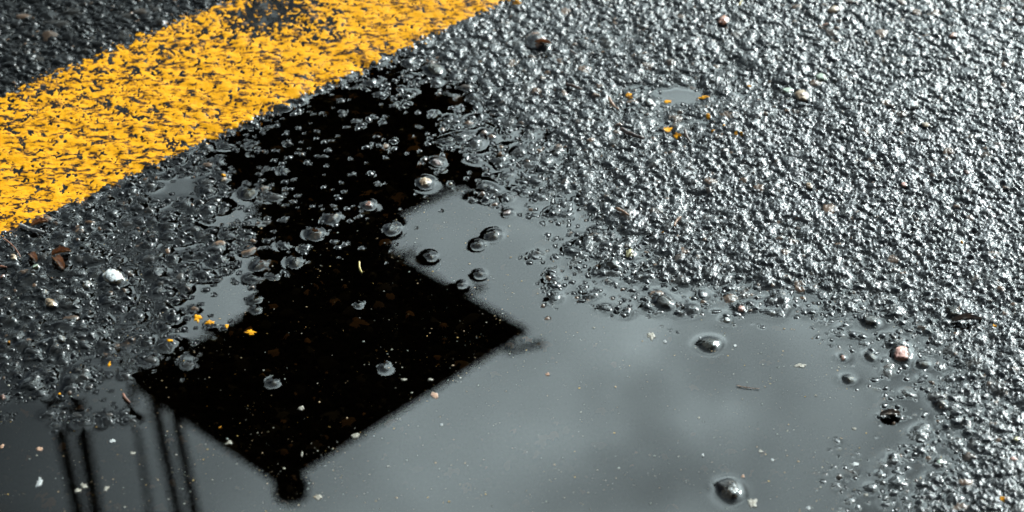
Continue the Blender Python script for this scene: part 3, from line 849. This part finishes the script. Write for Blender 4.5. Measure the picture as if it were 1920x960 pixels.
FLK = [
    (74, 905, 18, 18, M_WHITE, 'white flake floating by the frame edge of the puddle, near the mirrored poles'),
    (145, 920, 15, 12, M_CREAM, 'lower half of the broken cream flake on the mirrored pole pair'),
    (157, 911, 17, 14, M_CREAM, 'upper half of the broken cream flake on the mirrored pole pair'),
    (210, 827, 15, 9, M_WHITE, 'white flake between the mirrored pole pair and the faint pole'),
    (74, 842, 15, 10, M_PEACH, 'peach coloured flake afloat near the stony shore'),
    (3, 838, 9, 9, M_PEACH, 'tan flake cut by the frame edge'),
    (199, 916, 12, 11, M_CREAM, 'thin pale flake beside the broken cream flake'),
    (248, 850, 12, 6, M_CREAM, 'yellowish flake on the faint mirrored pole'),
    (430, 830, 15, 12, M_CREAM, 'speckled pale patch near the lowest edge of the black reflection'),
    (565, 765, 15, 11, M_CREAM, 'tan flaky patch in the lower black reflection'),
    (566, 852, 5, 11, M_CREAM, 'pale upright splinter above the mirrored corner lamp'),
    (597, 933, 17, 12, M_CREAM, 'cream flake beside the mirrored corner lamp'),
    (668, 816, 16, 14, M_CREAM, 'grey speckled flake at the slanting edge of the black reflection'),
    (757, 712, 16, 5, M_CREAM, 'flat cream sliver in the lower part of the black reflection'),
    (808, 712, 14, 6, M_CREAM, 'greenish cream sliver by the slanting reflection edge'),
    (1221, 629, 20, 18, M_CREAM, 'cream crumbling flake at the upper shore, near the dark green stone'),
    (1247, 641, 8, 7, M_WHITE, 'small bluish white flake beside the cream crumbling flake'),
    (1378, 649, 8, 6, M_WHITE, 'small white flake just past the dark green stone'),
    (1313, 634, 5, 5, M_WHITE, 'tiny white flake just before the dark green stone'),
    (1026, 702, 9, 8, M_PEACH, 'pinkish flake in open water past the tip of the black reflection'),
    (1412, 943, 22, 18, M_CREAM, 'broad cream flake next to the dark brown knobbly stone'),
    (1393, 893, 7, 8, M_PEACH, 'beige crumb above the broad cream flake'),
    (1500, 686, 26, 9, M_CREAM, 'long pale flake in open water below the shore'),
    (1604, 871, 18, 10, M_WHITE, 'white torn flake by the lower shore'),
    (1516, 953, 11, 8, M_WHITE, 'white flake cut by the bottom edge of the picture'),
    (1624, 928, 12, 5, M_CREAM, 'pale sliver in the shallow lower fringe'),
    (828, 797, 7, 6, M_WHITE, 'single white flake below the slanting reflection edge'),
    (1318, 854, 5, 7, M_WHITE, 'upright white crumb in the dark cloud reflection'),
    (1426, 846, 10, 7, M_CREAM, 'beige double crumb in the dark cloud reflection'),
    (1448, 862, 7, 6, M_WHITE, 'white crumb beside the beige double crumb'),
    (1602, 804, 10, 5, M_CREAM, 'tan sliver under the floating brown leaf scrap'),
    (815, 742, 20, 15, M_PEACH, 'rusty ring shaped flake on the slanting reflection edge'),
    (985, 103, 24, 10, M_WHITE, 'flat white chip in front of the large rusty hollowed stone'),
]
for k, (px, py, w, h, mt, lab) in enumerate(FLK):
    flake(px, py, w, h, mt, lab, 'flake', 'flake', FG if py > 600 else None, 1200 + k, py > 600)

# ------------------------------------------------------------------ twigs, stalks and leaf scraps
M_TWIG = noise_col('wet_brown_bark', (0.020, 0.010, 0.007), (0.11, 0.048, 0.026), 700, 0.3, coat=0.15, bump=0.8)
M_TWIGO = noise_col('orange_brown_bark', (0.06, 0.022, 0.009), (0.30, 0.13, 0.045), 600, 0.35, coat=0.15, bump=0.7)
M_STRAW = noise_col('yellow_straw', (0.26, 0.17, 0.02), (0.50, 0.36, 0.06), 600, 0.4, coat=0.4, bump=0.4)
M_RED = noise_col('reddish_stalk', (0.10, 0.025, 0.010), (0.32, 0.11, 0.045), 600, 0.35, coat=0.15, bump=0.4)
M_LEAF = noise_col('rusty_leaf', (0.055, 0.018, 0.006), (0.40, 0.15, 0.035), 260, 0.3, coat=0.25, bump=0.6, lo=0.36, hi=0.66)
M_LEAFD = noise_col('blackened_leaf', (0.012, 0.008, 0.006), (0.15, 0.085, 0.045), 330, 0.3, coat=0.4, bump=0.8)


def twig(p0, p1, wid, mat, label, name='twig', cat='twig', seed=0, bend=0.06, grp=None, lift=0.0004):
    r_ = np.random.default_rng(seed)
    a = Vector((*at(*p0), 0)); c = Vector((*at(*p1), 0))
    n = 14
    rad = wid * 1.55 / FPX / 2
    side = (c - a).cross(Vector((0, 0, 1))) * bend * (1 if r_.random() > .5 else -1)
    zs_ = [max(ground_z(*(a.lerp(c, t))[:2]) for t in (max(0, s - .08), s, min(1, s + .08))) for s in np.linspace(0, 1, n)]
    base = [max(zs_[0], np.mean(zs_)), max(zs_[-1], np.mean(zs_))]
    bm = bmesh.new(); pts, rr = [], []
    for k in range(n):
        s = k / (n - 1)
        p = a.lerp(c, s) + side * math.sin(math.pi * s)
        p.z = max(base[0] * (1 - s) + base[1] * s, zs_[k] - rad * 0.6) + rad * 0.7 + lift
        p += Vector((0, 0, 1)) * rad * 0.3 * mnoise.noise(Vector((s * 5, seed, 0)))
        pts.append(p - a)
        rr.append(rad * (0.86 + 0.25 * mnoise.noise(Vector((s * 6, seed * 3.1, 2)))) * (0.72 if k in (0, n - 1) else 1) * (1 - 0.35 * s))
    bm_tube(bm, pts, rr, 12)
    o = bm_obj(name, bm, mat, None, True)
    o.location = a
    tag(o, label, cat, grp)
    return o


twig((1164, 251), (1207, 270), 11, M_TWIG, 'thick dark brown twig lying on drained asphalt beside the forked yellow scrap', seed=1)
twig((1061, 165), (1091, 177), 8, M_TWIG, 'brown twig between the rusty hollowed stone and the little pool', seed=2)
twig((1155, 402), (1179, 416), 8, M_TWIGO, 'orange brown twig slanting on drained asphalt, alone among dark stones', seed=3)
twig((1276, 416), (1264, 433), 7, M_TWIGO, 'short upright orange brown twig beside the slanting one', seed=4)
twig((1142, 190), (1160, 211), 8, M_TWIGO, 'ochre twig pointing at the little pool', seed=5)
twig((1541, 60), (1551, 57), 6, M_RED, 'short rusty splinter at the top of the drained asphalt', seed=6)
twig((1069, 100), (1083, 108), 6, M_TWIG, 'short brown twig just behind the rusty hollowed stone', seed=16)
twig((674, 493), (679, 514), 5, M_STRAW, 'yellow straw stub standing at the top of the black reflection', 'straw', 'straw', 7)
twig((8, 457), (40, 492), 3.5, M_RED, 'thin reddish stalk crossing stones below the corner of the line', 'stalk', 'stalk', 8)
twig((231, 741), (244, 757), 6, M_RED, 'reddish bent twig at the outer corner of the black reflection', seed=9)
twig((1652, 771), (1662, 783), 2.5, M_TWIGO, 'hair thin stalk rising from the floating brown leaf scrap', 'stalk', 'stalk', 10)
twig((1386, 22), (1391, 12), 4, M_STRAW, 'tiny green yellow straw at the top of the drained road', 'straw', 'straw', 11)
twig((0, 509), (14, 511), 5, M_RED, 'rusty stalk end at the frame edge beside the jade green pebble', 'stalk', 'stalk', 12)
twig((1284, 251), (1296, 275), 8, M_TWIG, 'grey brown twig under the oval bright yellow scrap', seed=13)
twig((38, 432), (84, 446), 9, noise_col('grey_bark', (0.08, 0.075, 0.07), (0.34, 0.32, 0.30), 600, 0.35, coat=0.15, bump=0.7), 'pale grey twig at the near edge of the yellow line', seed=14)
twig((1380, 724), (1424, 730), 2.0, M_TWIGO, 'hair thin straw afloat in the grey cloud reflection', 'straw', 'straw', 15)


def leaf(p0, p1, wid, mat, label, seed, curl=1.2, lift=0.0008):
    """A torn curled leaf piece with thickness: a rolled sheet between two ends."""
    r_ = np.random.default_rng(seed)
    a = Vector((*at(*p0), 0)); c = Vector((*at(*p1), 0))
    ax = (c - a); ln = ax.length; ax.normalize(); sd_ = Vector((-ax.y, ax.x, 0))
    w = wid * 1.55 / FPX / 2 / 0.7
    z0 = max(ground_z(*(a.lerp(c, t))[:2]) for t in (0.2, 0.5, 0.8)) + lift
    n, m = 22, 11
    V = []
    for lay in (0, 1):
        for i in range(n):
            s = i / (n - 1)
            prof = math.sin(math.pi * min(1, max(0, 0.06 + 0.88 * s))) ** 0.6 * (1 + 0.25 * mnoise.noise(Vector((s * 5, seed, 0))))
            for j in range(m):
                t = (j / (m - 1) * 2 - 1)
                rag_ = 1 + 0.22 * mnoise.noise(Vector((s * 9, t * 2, seed + 4)))
                y = t * w * prof * rag_
                z = curl * abs(t) ** 1.7 * w * prof * 0.75 + 0.25 * w * math.sin(s * 3.1) + 0.10 * w * mnoise.noise(Vector((s * 6, t * 3, seed)))
                z += -0.00022 * lay + 0.10 * w * (1 if j == m // 2 and lay == 0 else 0)
                p = ax * (s * ln) + sd_ * y * (1 - 0.25 * curl * abs(t)) + Vector((0, 0, z))
                V.append(p[:])
    F = []
    g = lambda l_, i, j: l_ * n * m + i * m + j
    for i in range(n - 1):
        for j in range(m - 1):
            F.append((g(0, i, j), g(0, i + 1, j), g(0, i + 1, j + 1), g(0, i, j + 1)))
            F.append((g(1, i, j), g(1, i, j + 1), g(1, i + 1, j + 1), g(1, i + 1, j)))
        F.append((g(0, i, 0), g(1, i, 0), g(1, i + 1, 0), g(0, i + 1, 0)))
        F.append((g(0, i, m - 1), g(0, i + 1, m - 1), g(1, i + 1, m - 1), g(1, i, m - 1)))
    for j in range(m - 1):
        F.append((g(0, 0, j), g(0, 0, j + 1), g(1, 0, j + 1), g(1, 0, j)))
        F.append((g(0, n - 1, j), g(1, n - 1, j), g(1, n - 1, j + 1), g(0, n - 1, j + 1)))
    o = mesh_np('leaf_scrap', V, F, mat)
    o.location = (a.x, a.y, z0)
    tag(o, label, 'leaf scrap', 'torn leaf scraps on the road')


leaf((98, 487), (134, 481), 14, M_LEAF, 'curled rusty leaf scrap above the white pebble, the flatter of a touching pair', 1)
leaf((102, 492), (120, 514), 16, M_LEAF, 'folded orange edged leaf scrap pointing down below the curled rusty one', 2)
leaf((60, 432), (91, 424), 13, M_LEAF, 'orange brown leaf scrap tucked under the near edge of the yellow line', 3)
leaf((56, 486), (70, 500), 12, M_LEAF, 'crumpled pinkish brown leaf scrap between the ochre and jade pebbles', 4)
leaf((1650, 782), (1688, 781), 14, M_LEAFD, 'brown leaf scrap floating in a ring of disturbed water near the puddle edge', 5, 0.9, 0.0006)
leaf((1783, 607), (1840, 604), 13, M_LEAFD, 'long black curled leaf lying against the smooth round grey stone', 6, 1.1)
leaf((1003, 92), (1032, 95), 9, M_LEAF, 'rusty leaf sliver under the large hollowed stone', 7)


# ------------------------------------------------------------------ fine grit and dust on the puddle: nobody could count it
GM = [noise_col('grit_cream', (0.18, 0.16, 0.11), (0.42, 0.38, 0.30), 900, 0.6),
      noise_col('grit_tan', (0.18, 0.11, 0.045), (0.40, 0.26, 0.12), 900, 0.6),
      noise_col('grit_ochre', (0.30, 0.17, 0.02), (0.52, 0.32, 0.05), 900, 0.6),
      noise_col('grit_grey', (0.10, 0.11, 0.09), (0.26, 0.27, 0.22), 900, 0.6)]
gV, gF, gM = [], [], []
r_ = np.random.default_rng(77)
OCT = np.array([(1, 0, 0), (-1, 0, 0), (0, 1, 0), (0, -1, 0), (0, 0, 1), (0, 0, -1)], float)
OF = [(0, 2, 4), (2, 1, 4), (1, 3, 4), (3, 0, 4), (2, 0, 5), (1, 2, 5), (3, 1, 5), (0, 3, 5)]
cent = np.column_stack([r_.uniform(-40, 1960, 260), r_.uniform(380, 1000, 260)])
made = 0
for k in range(9000):
    if made >= 3400: break
    if r_.random() < 0.68:
        c = cent[r_.integers(len(cent))]; px, py = c + r_.normal(0, 1, 2) * (6 + 34 * r_.random() ** 2) * np.array((1.5, 0.8))
    else:
        px, py = r_.uniform(-40, 1960), r_.uniform(380, 1000)
    x, y = at(px, py)
    i = int(round((x * 1000 - X0) / DX)); j = int(round((y * 1000 - Y0) / DY))
    if not (0 <= i < NX and 0 <= j < NY): continue
    depth = W[j, i] - H[j, i]
    if depth < 0.6: continue
    s = 0.16 + 0.50 * r_.random() ** 3.2
    v = OCT * (1 + 0.5 * (r_.random((6, 1)) - 0.5)) * np.array((s * r_.uniform(.7, 1.7), s * r_.uniform(.7, 1.5), s * 0.45))
    t = r_.random() * 6.28
    v = np.column_stack([v[:, 0] * math.cos(t) - v[:, 1] * math.sin(t), v[:, 0] * math.sin(t) + v[:, 1] * math.cos(t), v[:, 2]])
    v += np.array((x * 1000, y * 1000, W[j, i] + r_.uniform(-0.35, 0.1)))
    b0 = len(gV) * 6
    gV.append(v); gF += [(a + b0, b + b0, c + b0) for a, b, c in OF]
    gM += [int(r_.choice(4, p=(0.30, 0.30, 0.12, 0.28)))] * 8
    made += 1
grit = mesh_np('puddle_grit', np.vstack(gV) / 1000.0, gF, GM, smooth=False, fmat=gM)
tag(grit, 'fine pale and tan grit afloat all over the puddle', None, None, 'stuff')
